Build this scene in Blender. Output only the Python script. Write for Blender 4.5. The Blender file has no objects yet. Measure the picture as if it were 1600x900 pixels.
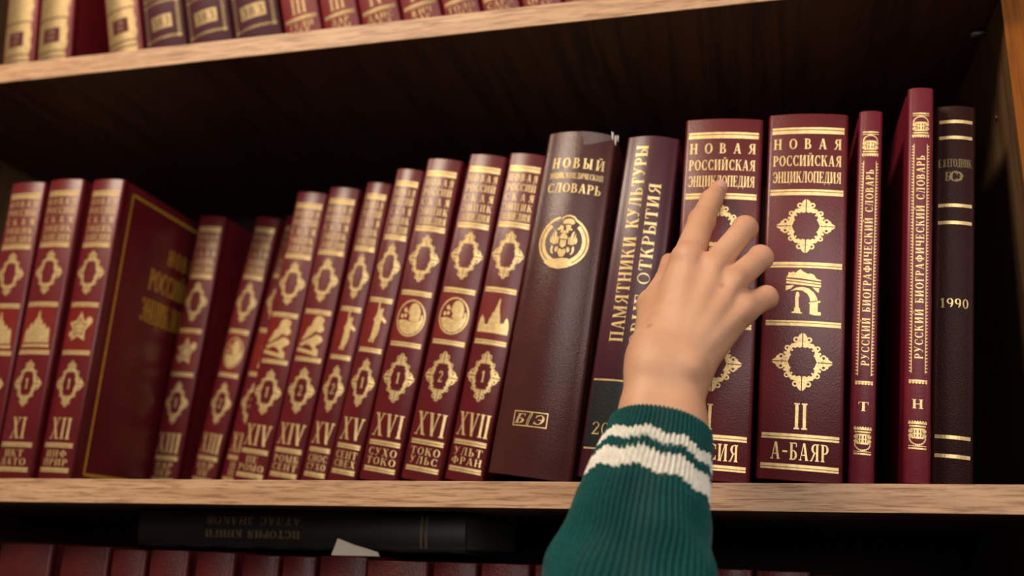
import bpy, bmesh, math, random
import numpy as np
from mathutils import Matrix, Vector, geometry

random.seed(4)
scene = bpy.context.scene
C = scene.collection
PI = math.pi

# ------------------------------------------------------------------ camera
CAM_F, CAM_PITCH, CAM_YAW, CAM_ROLL = 1508.87, 0.274377, 0.244719, 0.0255518
CAM_POS = Vector((0.0, -0.671665, -0.0531316))
cy_, sy_ = math.cos(CAM_YAW), math.sin(CAM_YAW)
cp_, sp_ = math.cos(CAM_PITCH), math.sin(CAM_PITCH)
FWD = Vector((-sy_ * cp_, cy_ * cp_, sp_))
_r = Vector((cy_, sy_, 0.0)); _u = _r.cross(FWD)
cr_, sr_ = math.cos(CAM_ROLL), math.sin(CAM_ROLL)
RIGHT = cr_ * _r + sr_ * _u
UP = -sr_ * _r + cr_ * _u
cam_d = bpy.data.cameras.new('camera'); cam = bpy.data.objects.new('camera', cam_d); C.objects.link(cam)
m3 = Matrix((RIGHT, UP, -FWD)).transposed()
cam.matrix_world = Matrix.Translation(CAM_POS) @ m3.to_4x4()
cam_d.sensor_width = 36.0; cam_d.lens = CAM_F / 1600 * 36; cam_d.clip_start = 0.01
cam_d.dof.use_dof = True; cam_d.dof.focus_distance = 0.645; cam_d.dof.aperture_fstop = 3.3
scene.camera = cam

# ------------------------------------------------------------------ light and exposure
world = bpy.data.worlds.new('room_air'); scene.world = world; world.use_nodes = True
world.node_tree.nodes['Background'].inputs[0].default_value = (1.0, 0.86, 0.7, 1)
world.node_tree.nodes['Background'].inputs[1].default_value = 0.05
scene.view_settings.view_transform = 'Standard'; scene.view_settings.look = 'None'
scene.view_settings.gamma = 1.0; scene.view_settings.use_curve_mapping = False
scene.view_settings.exposure = 0.0

def area(name, loc, target, sx, sy, power, col):
    d = bpy.data.lights.new(name, 'AREA'); d.shape = 'RECTANGLE'; d.size = sx; d.size_y = sy
    d.energy = power; d.color = col
    o = bpy.data.objects.new(name, d); C.objects.link(o); o.location = loc
    o.rotation_euler = (Vector(target) - Vector(loc)).to_track_quat('-Z', 'Y').to_euler()
    return o
area('ceiling_lamp', (-0.80, -0.88, 1.36), (-0.2, 0.0, 0.1), 0.55, 0.55, 43, (1.0, 0.82, 0.62))
area('window_daylight', (0.48, -1.95, 0.62), (-0.1, 0.0, 0.1), 1.1, 1.15, 20, (1.0, 0.93, 0.86))
area('side_window_daylight', (1.95, -1.15, 0.45), (-0.2, 0.0, 0.1), 0.9, 1.1, 5, (0.92, 0.93, 1.0))

# ------------------------------------------------------------------ materials
def principled(name, col, rough=0.5, metal=0.0, spec=0.5):
    m = bpy.data.materials.new(name); m.use_nodes = True
    b = m.node_tree.nodes['Principled BSDF']
    b.inputs['Base Color'].default_value = (*col, 1); b.inputs['Roughness'].default_value = rough
    b.inputs['Metallic'].default_value = metal; b.inputs['Specular IOR Level'].default_value = spec
    return m, m.node_tree, b
def node(nt, kind, **kw):
    n = nt.nodes.new(kind)
    for k, v in kw.items():
        if k.startswith('_'): setattr(n, k[1:], v)
        else: n.inputs[k].default_value = v
    return n
def mixcol(nt, fac, a, b):
    n = nt.nodes.new('ShaderNodeMix'); n.data_type = 'RGBA'
    for i, v in ((0, fac), (6, a), (7, b)):
        if hasattr(v, 'is_output'): nt.links.new(v, n.inputs[i])
        else: n.inputs[i].default_value = v if i == 0 else (*v, 1)
    return n.outputs[2]
def ramp(nt, src, p0, p1, c0=(0, 0, 0, 1), c1=(1, 1, 1, 1)):
    n = nt.nodes.new('ShaderNodeValToRGB'); n.color_ramp.elements[0].position = p0; n.color_ramp.elements[1].position = p1
    n.color_ramp.elements[0].color = c0; n.color_ramp.elements[1].color = c1
    nt.links.new(src, n.inputs[0]); return n.outputs[0]
def leather(name, col, rough=0.4, grain=900, bump=0.12, dark=0.75, spec=0.5):
    m, nt, b = principled(name, col, rough, 0, spec)
    tc = node(nt, 'ShaderNodeTexCoord')
    n1 = node(nt, 'ShaderNodeTexNoise', Scale=35.0, Detail=4.0); nt.links.new(tc.outputs['Object'], n1.inputs['Vector'])
    cc = mixcol(nt, ramp(nt, n1.outputs[0], 0.3, 0.7), tuple(c * dark for c in col), col)
    nt.links.new(cc, b.inputs['Base Color'])
    v = node(nt, 'ShaderNodeTexVoronoi', Scale=float(grain)); nt.links.new(tc.outputs['Object'], v.inputs['Vector'])
    n2 = node(nt, 'ShaderNodeTexNoise', Scale=grain * 0.35, Detail=3.0); nt.links.new(tc.outputs['Object'], n2.inputs['Vector'])
    ad = node(nt, 'ShaderNodeMath', _operation='ADD'); nt.links.new(v.outputs['Distance'], ad.inputs[0]); nt.links.new(n2.outputs[0], ad.inputs[1])
    bp = node(nt, 'ShaderNodeBump', Strength=bump, Distance=0.0006)
    nt.links.new(ad.outputs[0], bp.inputs['Height']); nt.links.new(bp.outputs[0], b.inputs['Normal'])
    return m
def wood(name, ca, cb, axis, scale=26.0, rough=0.5, stretch=0.06, fine=1.0, spec=0.4):
    m, nt, b = principled(name, ca, rough, 0, spec)
    tc = node(nt, 'ShaderNodeTexCoord'); mp = node(nt, 'ShaderNodeMapping')
    sc = [1, 1, 1]; sc[axis] = stretch; mp.inputs['Scale'].default_value = sc
    nt.links.new(tc.outputs['Object'], mp.inputs['Vector'])
    n1 = node(nt, 'ShaderNodeTexNoise', Scale=scale * 3, Detail=6.0, Roughness=0.6, Distortion=0.6); nt.links.new(mp.outputs[0], n1.inputs['Vector'])
    n2 = node(nt, 'ShaderNodeTexNoise', Scale=scale * 13, Detail=3.0, Roughness=0.7); nt.links.new(mp.outputs[0], n2.inputs['Vector'])
    mid = tuple(0.5 * (x + y) for x, y in zip(ca, cb))
    c1 = mixcol(nt, ramp(nt, n1.outputs[0], 0.35, 0.7), ca, mid)
    f = node(nt, 'ShaderNodeMath', _operation='MULTIPLY'); nt.links.new(ramp(nt, n2.outputs[0], 0.47, 0.62), f.inputs[0]); f.inputs[1].default_value = fine
    nt.links.new(mixcol(nt, f.outputs[0], c1, cb), b.inputs['Base Color'])
    bp = node(nt, 'ShaderNodeBump', Strength=0.12, Distance=0.0005); nt.links.new(n2.outputs[0], bp.inputs['Height']); nt.links.new(bp.outputs[0], b.inputs['Normal'])
    return m
def foil(name, col, rough=0.34):
    m, nt, b = principled(name, col, rough, 0.6)
    tc = node(nt, 'ShaderNodeTexCoord')
    n1 = node(nt, 'ShaderNodeTexNoise', Scale=260.0, Detail=4.0); nt.links.new(tc.outputs['Object'], n1.inputs['Vector'])
    nt.links.new(mixcol(nt, ramp(nt, n1.outputs[0], 0.3, 0.65), tuple(c * 0.72 for c in col), col), b.inputs['Base Color'])
    bp = node(nt, 'ShaderNodeBump', Strength=0.25, Distance=0.0004); nt.links.new(n1.outputs[0], bp.inputs['Height']); nt.links.new(bp.outputs[0], b.inputs['Normal'])
    return m
def plain(name, col, rough=0.6, scale=40.0, var=0.85):
    m, nt, b = principled(name, col, rough)
    tc = node(nt, 'ShaderNodeTexCoord'); n1 = node(nt, 'ShaderNodeTexNoise', Scale=scale, Detail=4.0)
    nt.links.new(tc.outputs['Object'], n1.inputs['Vector'])
    nt.links.new(mixcol(nt, n1.outputs[0], tuple(c * var for c in col), col), b.inputs['Base Color'])
    return m
M = {
    'red': leather('red_leatherette', (0.132, 0.0085, 0.013), 0.35, spec=0.5),
    'field': leather('bright_red_foil_field', (0.190, 0.012, 0.009), 0.35),
    'crimson': leather('crimson_leatherette', (0.170, 0.007, 0.022), 0.42, 1000, 0.1),
    'brown': leather('brown_grained_leather', (0.078, 0.021, 0.020), 0.30, 1300, 0.2, spec=0.45),
    'purple': leather('purple_leatherette', (0.070, 0.012, 0.024), 0.36, 1000, 0.1),
    'violet': leather('violet_leatherette', (0.066, 0.012, 0.022), 0.55, spec=0.2),
    'dark_brown': leather('dark_brown_leather', (0.030, 0.007, 0.006), 0.42, 1300, 0.35, spec=0.16),
    'black': leather('black_leatherette', (0.012, 0.008, 0.008), 0.45),
    'label_red': leather('maroon_label', (0.085, 0.012, 0.018), 0.6, spec=0.12),
    'back': wood('shaded_back_board', (0.030, 0.014, 0.007), (0.018, 0.008, 0.004), 2, 8.0, 0.7),  # shade of the case interior put into the board colour
    'label': leather('black_label', (0.006, 0.007, 0.010), 0.4),
    'cherry': leather('cherry_leatherette', (0.200, 0.010, 0.014), 0.4),
    'old_red': leather('worn_red_leather', (0.078, 0.008, 0.009), 0.42, 600, 0.25, 0.5, spec=0.28),
    'gold': foil('gold_foil', (0.86, 0.62, 0.28), 0.4),
    'dim_gold': foil('dull_gold_foil', (0.28, 0.20, 0.09), 0.55),
    'cover_gold': foil('yellow_gold_foil', (1.0, 0.62, 0.07), 0.5),
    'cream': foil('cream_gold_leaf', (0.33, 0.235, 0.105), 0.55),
    'paper': plain('page_paper', (0.62, 0.54, 0.42), 0.8, 300.0),
    'shaded_paper': plain('shaded_page_paper', (0.10, 0.09, 0.07), 0.85, 300.0),  # page paper darkened to stand in for shade under the shelf
    'white_paper': plain('torn_white_paper', (0.75, 0.72, 0.68), 0.8),
    'scuff': plain('scuffed_leather', (0.13, 0.075, 0.072), 0.45, 200.0, 0.6),
    'shelf_face': wood('dark_walnut_laminate', (0.078, 0.031, 0.014), (0.034, 0.013, 0.006), 1, 7.0, 0.5),
    'shelf_edge': wood('light_oak_edging', (0.61, 0.38, 0.222), (0.24, 0.115, 0.052), 0, 40.0, 0.5, 0.05, 0.85),
    'panel_face': wood('brown_oak_laminate', (0.150, 0.085, 0.040), (0.085, 0.045, 0.018), 2, 16.0, 0.45),
    'panel_edge': wood('orange_wood_edging', (0.28, 0.085, 0.006), (0.19, 0.054, 0.003), 2, 20.0, 0.6, spec=0.15),
    'steel': principled('brushed_steel', (0.16, 0.15, 0.14), 0.45, 1.0)[0],
    'wall': plain('wall_paint', (0.55, 0.48, 0.40), 0.8, 3.0),
    'floor': wood('floor_boards', (0.28, 0.16, 0.08), (0.16, 0.08, 0.04), 0, 10.0, 0.4),
}

# ------------------------------------------------------------------ helpers
def link(name, verts, faces, mat, parent=None, smooth=False, mats=None, fmat=None):
    me = bpy.data.meshes.new(name); me.from_pydata([tuple(v) for v in verts], [], [tuple(f) for f in faces]); me.validate()
    for m in (mats or [mat]): me.materials.append(m)
    if fmat is not None and len(me.polygons) == len(fmat): me.polygons.foreach_set('material_index', fmat)
    if smooth: me.polygons.foreach_set('use_smooth', [True] * len(me.polygons))
    me.update()
    o = bpy.data.objects.new(name, me); C.objects.link(o)
    if parent: o.parent = parent
    return o
def box_data(x0, x1, y0, y1, z0, z1):
    v = [(x, y, z) for z in (z0, z1) for y in (y0, y1) for x in (x0, x1)]
    f = [(0, 2, 3, 1), (4, 5, 7, 6), (0, 1, 5, 4), (2, 6, 7, 3), (0, 4, 6, 2), (1, 3, 7, 5)]
    return v, f
def box(name, x0, x1, y0, y1, z0, z1, mat, parent=None, bev=0.0):
    v, f = box_data(x0, x1, y0, y1, z0, z1)
    o = link(name, v, f, mat, parent)
    if bev:
        bm = bmesh.new(); bm.from_mesh(o.data)
        bmesh.ops.bevel(bm, geom=bm.edges[:], offset=bev, segments=2, affect='EDGES', profile=0.5)
        bm.to_mesh(o.data); bm.free()
    return o
def thing(name, label, cat, loc=(0, 0, 0), rot=(0, 0, 0), group=None):
    o = bpy.data.objects.new(name, None); C.objects.link(o); o.empty_display_size = 0.02
    o.location = loc; o.rotation_euler = rot; o['label'] = label; o['category'] = cat
    if group: o['group'] = group
    return o
def unpix(px, py, Y):
    d = FWD + RIGHT * ((px - 800) / CAM_F) - UP * ((py - 450) / CAM_F)
    return CAM_POS + d * ((Y - CAM_POS.y) / d.y)

# ------------------------------------------------------------------ setting
FLOOR = -1.46
def struct(name, *a):
    o = box(name, *a); o['kind'] = 'structure'; return o
struct('floor', -2.6, 2.2, -3.2, 0.47, FLOOR - 0.05, FLOOR, M['floor'])
struct('wall_back', -2.6, 2.2, 0.42, 0.47, FLOOR, 1.4, M['wall'])
struct('wall_left', -2.65, -2.6, -3.2, 0.47, FLOOR, 1.4, M['wall'])
struct('wall_right', 2.2, 2.25, -3.2, 0.47, FLOOR, 1.4, M['wall'])
struct('ceiling', -2.6, 2.2, -3.2, 0.47, 1.4, 1.45, M['wall'])

# ------------------------------------------------------------------ bookcase
SH, ST, XL, XR, SD = 0.36, 0.0184, -0.797, 0.1945, 0.385
case = thing('bookcase', 'open wooden bookcase with dark shelves and light oak front edges full of books', 'bookcase', (0, 0, FLOOR))
def shelf(z):
    s = box('shelf', XL, XR, 0.0012, SD, z - ST - FLOOR, z - FLOOR, M['shelf_face'], case)
    box('edge_band', XL, XR, 0.0, 0.0012, z - ST - FLOOR, z - FLOOR, M['shelf_edge'], s, 0.0004)
    return s
TOPZ = 0.79
for z in (0.0, SH + ST, -0.33, -0.70, -1.06): shelf(z)
for x0, x1 in ((XL - 0.022, XL), (XR, XR + 0.022)):
    p = box('side_panel', x0, x1, 0.0285, SD + 0.006, 0.0, TOPZ - FLOOR, M['panel_face'], case)
    box('edge_band', x0, x1, 0.0273, 0.0285, 0.0, TOPZ - FLOOR, M['panel_edge'], p, 0.0004)
tp = box('top_panel', XL, XR, 0.0012, SD, TOPZ - ST - FLOOR, TOPZ - FLOOR, M['shelf_face'], case)
box('edge_band', XL, XR, 0.0, 0.0012, TOPZ - ST - FLOOR, TOPZ - FLOOR, M['shelf_edge'], tp, 0.0004)
box('base_panel', XL, XR, 0.0012, SD, 0.06, 0.06 + ST, M['shelf_face'], case)
box('plinth', XL, XR, 0.03, 0.046, 0.0, 0.06, M['panel_face'], case)
box('back_panel', XL, XR, SD, SD + 0.006, 0.0, TOPZ - FLOOR, M['back'], case)
def rod(name, c, axis, r, l, mat, parent, n=16):
    v, f = [], []
    prof = [(0, 0.0), (r * 0.8, 0.0), (r, r * 0.25), (r, l - r * 0.25), (r * 0.8, l), (0, l)]
    for q, h in prof:
        for i in range(n):
            a = 2 * PI * i / n
            p = [q * math.cos(a), q * math.sin(a), h]
            p = {0: (p[2], p[0], p[1]), 2: (p[0], p[1], p[2])}[axis]
            v.append((c[0] + p[0], c[1] + p[1], c[2] + p[2]))
    for k in range(len(prof) - 1):
        for i in range(n):
            f.append((k * n + i, k * n + (i + 1) % n, (k + 1) * n + (i + 1) % n, (k + 1) * n + i))
    return link(name, v, f, mat, parent, True)
for yy in (0.075, 0.31):
    for side in (0, 1):
        x = XR - 0.012 if side else XL
        rod('shelf_pin', (x, yy, SH - 0.0032 - FLOOR), 0, 0.0028, 0.012, M['steel'], case)
hp = unpix(1567, 171, 0.06)
rod('spare_pin', (XR - 0.0012, 0.075, hp.z - FLOOR), 0, 0.0022, 0.0012, M['steel'], case)

# ------------------------------------------------------------------ lettering
T_, t_ = 0.19, 0.065
def R_(x0, y0, x1, y1): return [(x0, y0), (x1, y0), (x1, y1), (x0, y1)]
def ST_(x, y0=0.0, y1=1.0, w=T_, s='bt', e=0.075):
    o = [R_(x, y0, x + w, y1)]
    if 'b' in s: o.append(R_(x - e, y0, x + w + e, y0 + 0.055))
    if 't' in s: o.append(R_(x - e, y1 - 0.055, x + w + e, y1))
    return o
def DG(x0, y0, x1, y1, w): return [[(x0, y0), (x0 + w, y0), (x1 + w, y1), (x1, y1)]]
def SF(x, y, l=0.26): return [R_(x - l / 2, y, x + l / 2, y + 0.055)]
def AR(cx, cy, rx, ry, a0, a1, wx, wy, n=14):
    o = []
    for i in range(n):
        a, b = math.radians(a0 + (a1 - a0) * i / n), math.radians(a0 + (a1 - a0) * (i + 1) / n)
        P = lambda q, x, y: (cx + x * math.cos(q), cy + y * math.sin(q))
        o.append([P(a, rx, ry), P(b, rx, ry), P(b, rx - wx, ry - wy), P(a, rx - wx, ry - wy)])
    return o
def mir(ps, w): return [[(w - x, y) for x, y in reversed(p)] for p in ps]
def _P(): return ST_(.08) + [R_(.2, .94, .34, 1), R_(.2, .44, .34, .5)] + AR(.34, .72, .34, .28, -90, 90, T_, t_)
def _SB(x=.08): return ST_(x) + [R_(x + .1, .5, x + .26, .56), R_(x + .1, 0, x + .26, .06)] + AR(x + .26, .28, .33, .28, -90, 90, T_, t_)
def _C(): return AR(.44, .5, .4, .5, 48, 312, T_, t_) + [R_(.68, .66, .74, .97), R_(.68, .03, .74, .3)]
def _I(): return ST_(.08) + ST_(.62) + DG(.24, .06, .58, .94, .07)
def GL():
    g = {}
    g['Н'] = (ST_(.08) + ST_(.6) + [R_(.2, .47, .65, .54)], .9)
    g['О'] = (AR(.44, .5, .42, .5, 0, 360, T_, t_, 24), .88); g['0'] = (AR(.34, .5, .32, .5, 0, 360, T_ * .85, t_, 24), .68)
    g['В'] = (ST_(.08) + [R_(.2, .94, .34, 1), R_(.2, .49, .36, .55), R_(.2, 0, .36, .06)] + AR(.34, .755, .29, .245, -90, 90, T_ * .9, t_) + AR(.36, .275, .36, .275, -90, 90, T_, t_), .78)
    g['А'] = (DG(.08, 0, .36, 1, .075) + DG(.58, 0, .34, 1, .2) + [R_(.18, .28, .62, .34)] + SF(.12, 0, .26) + SF(.69, 0, .3), .86)
    g['Р'] = (_P(), .72); g['Я'] = (mir(_P(), .8) + DG(.06, 0, .34, .48, .13) + SF(.1, 0, .2), .84)
    g['С'] = (_C(), .8); g['Э'] = (mir(_C(), .84) + [R_(.3, .47, .7, .53)], .84)
    g['И'] = (_I(), .92); g['Й'] = (_I() + AR(.44, 1.28, .2, .2, 200, 340, .06, .08), .92)
    g['К'] = (ST_(.08) + DG(.26, .45, .62, .97, .075) + DG(.6, 0, .34, .6, .2) + SF(.68, .945, .24) + SF(.72, 0, .28), .88)
    g['Ц'] = (ST_(.08) + ST_(.6) + [R_(.2, 0, .9, .06), R_(.84, -.2, .92, .06)], .96)
    g['Л'] = (DG(.1, 0, .3, 1, .075) + ST_(.56) + [R_(.22, .945, .7, 1)] + SF(.12, 0, .26), .88)
    g['Д'] = (DG(.14, .05, .3, 1, .075) + ST_(.54, s='t') + [R_(.22, .945, .7, 1), R_(.02, 0, .86, .06), R_(.02, -.18, .09, .06), R_(.79, -.18, .86, .06)], .9)
    g['П'] = (ST_(.08) + ST_(.6) + [R_(.08, .94, .78, 1)], .9)
    g['Е'] = (ST_(.08) + [R_(.2, .94, .66, 1), R_(.2, .48, .5, .54), R_(.2, 0, .68, .06), R_(.6, .74, .66, 1), R_(.62, 0, .68, .28), R_(.46, .38, .51, .64)], .76)
    g['Ь'] = (_SB(), .72); g['Ы'] = (_SB() + ST_(.74), 1.04)
    g['Б'] = (_SB() + [R_(.2, .94, .62, 1), R_(.56, .74, .62, 1)], .74)
    g['У'] = (DG(.34, .36, .06, 1, .2) + DG(.22, .02, .62, 1, .075) + AR(.18, .14, .13, .13, 180, 340, .07, .07) + SF(.14, .945, .3) + SF(.68, .945, .24), .82)
    g['М'] = (ST_(.08, w=.075) + ST_(.78) + DG(.44, 0, .08, 1, .17) + DG(.47, 0, .82, 1, .07), 1.08)
    g['Т'] = (ST_(.32, s='b') + [R_(.04, .94, .8, 1), R_(.04, .72, .1, 1), R_(.74, .72, .8, 1)], .84)
    g['Г'] = (ST_(.08) + [R_(.2, .94, .64, 1), R_(.58, .7, .64, 1)], .68)
    g['Ф'] = (ST_(.42) + AR(.44, .52, .4, .3, 90, 270, T_, t_) + AR(.59, .52, .4, .3, -90, 90, T_, t_), 1.04)
    g['Х'] = (DG(.56, 0, .1, 1, .21) + DG(.1, 0, .64, 1, .08) + SF(.2, .945, .32) + SF(.68, .945, .26) + SF(.14, 0, .26) + SF(.68, 0, .32), .86)
    g['X'] = g['Х']; g['V'] = (DG(.34, 0, .06, 1, .21) + DG(.38, 0, .66, 1, .08) + SF(.16, .945, .34) + SF(.7, .945, .26), .86)
    g['I'] = (ST_(.1), .4)
    g['Ж'] = (ST_(.5) + DG(.26, 0, .46, .55, .13) + DG(.9, 0, .66, .55, .13) + DG(.5, .45, .2, 1, .08) + DG(.62, .45, .94, 1, .08) + SF(.3, 0, .24) + SF(.96, 0, .24), 1.2)
    g['З'] = (AR(.34, .75, .3, .25, -90, 150, T_ * .9, t_) + AR(.34, .27, .36, .27, -150, 90, T_, t_), .74)
    g['1'] = (ST_(.22, s='b') + DG(.06, .78, .24, 1, .1), .58); g['-'] = ([R_(.08, .42, .52, .52)], .6)
    g['2'] = (AR(.34, .72, .3, .28, -20, 170, T_ * .9, t_) + DG(.06, .04, .46, .62, .14) + [R_(.06, 0, .66, .1), R_(.6, 0, .66, .22)], .72)
    g['9'] = (AR(.36, .69, .33, .31, 0, 360, T_ * .9, t_, 18) + AR(.3, .6, .39, .6, -70, 10, T_ * .9, t_), .74)
    g['Ч'] = (ST_(.56) + [R_(.1, .44, .6, .5), R_(.08, .44, .26, 1), R_(.02, .945, .34, 1)], .86)
    g[' '] = ([], .5)
    return g
GLYPH = GL()
T_, t_ = 0.115, 0.05
LIGHT = GL()
def text(s, x0, x1, y0, y1, gap=0.06, face=None):
    GLYPH = face or globals()['GLYPH']
    adv = sum(GLYPH[c][1] for c in s) + gap * (len(s) - 1)
    k = (x1 - x0) / adv; x = 0.0; o = []; h = y1 - y0
    for c in s:
        ps, a = GLYPH[c]
        for p in ps: o.append([(x0 + (x + u) * k, y0 + v * h) for u, v in p])
        x += a + gap
    return o
def vtext(s, z0, z1, xa, xb, gap=0.06, face=None):
    """text read from bottom to top; letters' tops face left; xa = left (top of caps), xb = baseline"""
    return [[(xb - v * (xb - xa), u) for u, v in p] for p in text(s, z0, z1, 0, 1, gap, face)]
def bandp(x0, x1, y0, y1, n=10):
    return [R_(x0 + (x1 - x0) * i / n, y0, x0 + (x1 - x0) * (i + 1) / n, y1) for i in range(n)]
def dband(x0, x1, y0, y1, n=10, thick_top=True):
    h = y1 - y0; a = 0.52 if thick_top else 0.34
    return bandp(x0, x1, y1 - a * h, y1, n) + bandp(x0, x1, y0, y1 - (a + 0.12) * h, n)
def disc(x, y, r, n=12, sy=1.0): return [[(x + r * math.cos(2 * PI * i / n), y + r * sy * math.sin(2 * PI * i / n)) for i in range(n)]]
def ring(x, y, r, w, a0=0, a1=360, n=12): return AR(x, y, r, r, a0, a1, w, w, n)
def ribbon(pts, ws):
    o = []; L, Rr = [], []
    for i, (x, y) in enumerate(pts):
        a = pts[max(0, i - 1)]; b = pts[min(len(pts) - 1, i + 1)]
        dx, dy = b[0] - a[0], b[1] - a[1]; l = math.hypot(dx, dy) or 1
        w = (ws[i] if hasattr(ws, '__len__') else ws) / 2
        L.append((x - dy / l * w, y + dx / l * w)); Rr.append((x + dy / l * w, y - dx / l * w))
    for i in range(len(pts) - 1): o.append([L[i], L[i + 1], Rr[i + 1], Rr[i]])
    return o
def ornament(cx, cy, hw, hh):
    q = []
    q += [[(.018, .70), (.10, .74), (.16, .85), (.12, .93), (.05, 1.0), (.018, 1.0)]]
    q += ring(.215, .775, .10, .055, 0, 360, 14) + disc(.13, .70, .05) + [[(.018, .62), (.12, .64), (.16, .72), (.018, .70)]]
    q += ribbon([(.018, .605), (.16, .63), (.27, .60), (.36, .535), (.43, .44), (.47, .33), (.52, .21), (.60, .12), (.62, .018)], [.09, .10, .10, .12, .12, .11, .10, .10, .11])
    q += ribbon([(.018, .545), (.10, .55), (.20, .55), (.29, .50)], [.06, .08, .06, .04])
    q += disc(.09, .525, .035) + disc(.23, .515, .035) + disc(.34, .40, .035, 10) + disc(.40, .22, .03, 10)
    q += ring(.50, .475, .095, .05) + disc(.44, .42, .05) + disc(.575, .30, .05) + disc(.34, .60, .04)
    q += ribbon([(.42, .30), (.45, .17), (.53, .018)], [.05, .07, .10])
    q += ring(.705, .165, .105, .055, 0, 360, 14) + [[(.66, .018), (1.0, .018), (.985, .05), (.86, .13), (.78, .14), (.72, .07)]]
    q += disc(.82, .155, .045)
    o = []
    for sx in (1, -1):
        for sy in (1, -1):
            for p in q: o.append([(cx + sx * x * hw, cy + sy * y * hh) for x, y in p])
    return o
def pxpoly(pts, src, dst):
    """map traced outline points from a source box to a box in mm"""
    (a, b, c, d), (e, f, g, h) = src, dst
    return [(e + (x - a) / (c - a) * (g - e), f + (y - b) / (d - b) * (h - f)) for x, y in pts]

def ell(cx, cy, rx, ry, a0, a1, n): return [(cx + rx * math.cos(math.radians(a0 + (a1 - a0) * i / n)), cy + ry * math.sin(math.radians(a0 + (a1 - a0) * i / n))) for i in range(n + 1)]
def em_arch(b):
    s = (225, 765, 660, 150)
    P = [[(228, 262), (250, 235), (255, 190), (285, 200), (318, 182), (335, 205), (370, 172), (400, 150), (430, 178), (460, 195), (490, 212), (530, 205), (570, 225), (600, 275), (655, 290), (655, 306), (560, 296), (400, 275)],
         [(230, 280), (655, 325), (655, 348), (230, 305)], [(230, 318), (655, 360), (655, 388), (230, 345)],
         [(225, 380), (330, 365), (290, 415), (225, 442)], [(550, 395), (635, 400), (628, 465)],
         [(285, 450), (350, 405), (430, 390), (510, 410), (570, 460), (605, 520), (620, 565), (530, 585), (520, 530), (490, 480), (430, 440), (360, 432)],
         [(510, 600), (655, 568), (652, 595), (515, 614)], [(525, 612), (622, 597), (622, 720), (660, 720), (660, 765), (575, 765), (525, 750)],
         [(355, 470), (372, 455), (390, 470), (398, 520), (385, 525), (390, 660), (408, 690), (410, 725), (435, 735), (432, 750), (305, 745), (305, 730), (335, 720), (335, 685), (348, 660), (345, 520)]]
    return [pxpoly(p, s, b) for p in P]
def em_portrait(b):
    x0, y0, x1, y1 = b; cx, cy, rx, ry = (x0 + x1) / 2, (y0 + y1) / 2, (x1 - x0) / 2, (y1 - y0) / 2
    o = AR(cx, cy, rx, ry, 0, 360, rx * .09, ry * .08, 32)
    n = lambda pts: [(cx + x * rx, cy + y * ry) for x, y in pts]
    o.append(n([(-.18, .55), (-.05, .78), (.2, .84), (.45, .72), (.6, .45), (.64, .1), (.58, -.1), (.3, -.2), (.05, -.18), (-.12, -.05), (-.05, .1), (-.2, .25)]))
    o.append(n([(-.84, -.16), (-.45, -.1), (-.2, -.14), (.05, -.2), (.3, -.22), (.58, -.12), (.84, .12), (.86, -.1), (.7, -.52), (.4, -.8), (0, -.88), (-.4, -.8), (-.7, -.52)]))
    o.append(n([(.68, .2), (.8, .25), (.84, -.02), (.7, -.02)]))
    for x, y, r in ((-.45, .42, .12), (-.62, .08, .11), (-.38, .12, .1), (-.3, .34, .05)): o += [n(ell(x, y, r, r * 1.1, 0, 330, 11))]
    return o
def em_spire(b):
    P = [(0, 0), (0, .22), (.03, .40), (.10, .50), (.14, .38), (.17, .40), (.20, .26), (.26, .22), (.31, .24), (.34, .40), (.39, .46), (.40, .54), (.46, .62), (.50, .74), (.56, .97), (.58, 1.0), (.60, .97), (.61, .74), (.64, .62), (.655, .54), (.69, .46), (.70, .34), (.73, .28), (.80, .32), (.83, .28), (.85, .40), (.90, .48), (.95, .40), (1, .22), (1, 0)]
    return [pxpoly(P, (0, 0, 1, 1), b)]
def em_cathedral(b):
    P = [(0, 0), (0, .10), (.03, .34), (.10, .46), (.14, .36), (.18, .52), (.25, .62), (.30, .50), (.35, .66), (.44, .76), (.49, .98), (.52, .98), (.57, .76), (.66, .66), (.70, .50), (.76, .60), (.82, .50), (.86, .40), (.91, .50), (.97, .40), (1, .12), (1, 0)]
    return [pxpoly(p, (0, 0, 1, 1), b) for p in (P, R_(-.04, -.14, 1.04, -.05))]
def em_star(b):
    P = []
    for i in range(10):
        r = 1.0 if i % 2 == 0 else .55; a = PI / 2 + i * PI / 5; P.append((.5 + .5 * r * math.cos(a), .5 + .5 * r * math.sin(a)))
    inner = [(.5 + .62 * (x - .5), .5 + .62 * (y - .5)) for x, y in P]
    o = [pxpoly([P[i], P[(i + 1) % 10], inner[(i + 1) % 10], inner[i]], (0, 0, 1, 1), b) for i in range(10)]
    o.append(pxpoly([(.5 + .5 * (x - .5), .5 + .5 * (y - .5)) for x, y in P], (0, 0, 1, 1), b))
    o += [pxpoly(q, (0, 0, 1, 1), b) for q in disc(.86, .72, .12) + disc(.16, .3, .1)]
    return o
def em_kneeling(b):
    s = (165, 690, 525, 170)
    P = [[(375, 178), (440, 172), (490, 200), (492, 245), (475, 275), (505, 305), (512, 345), (470, 385), (430, 375), (395, 365), (360, 410), (320, 440), (255, 480), (200, 490), (240, 430), (275, 340), (325, 300), (345, 220)],
         [(185, 535), (260, 495), (350, 460), (420, 410), (480, 415), (520, 455), (515, 490), (460, 530), (440, 560), (490, 600), (495, 665), (440, 675), (400, 640), (410, 585), (350, 545), (290, 540), (240, 565), (205, 575)],
         [(170, 585), (495, 632), (495, 680), (168, 632)]]
    return [pxpoly(p, s, b) for p in P]
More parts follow.
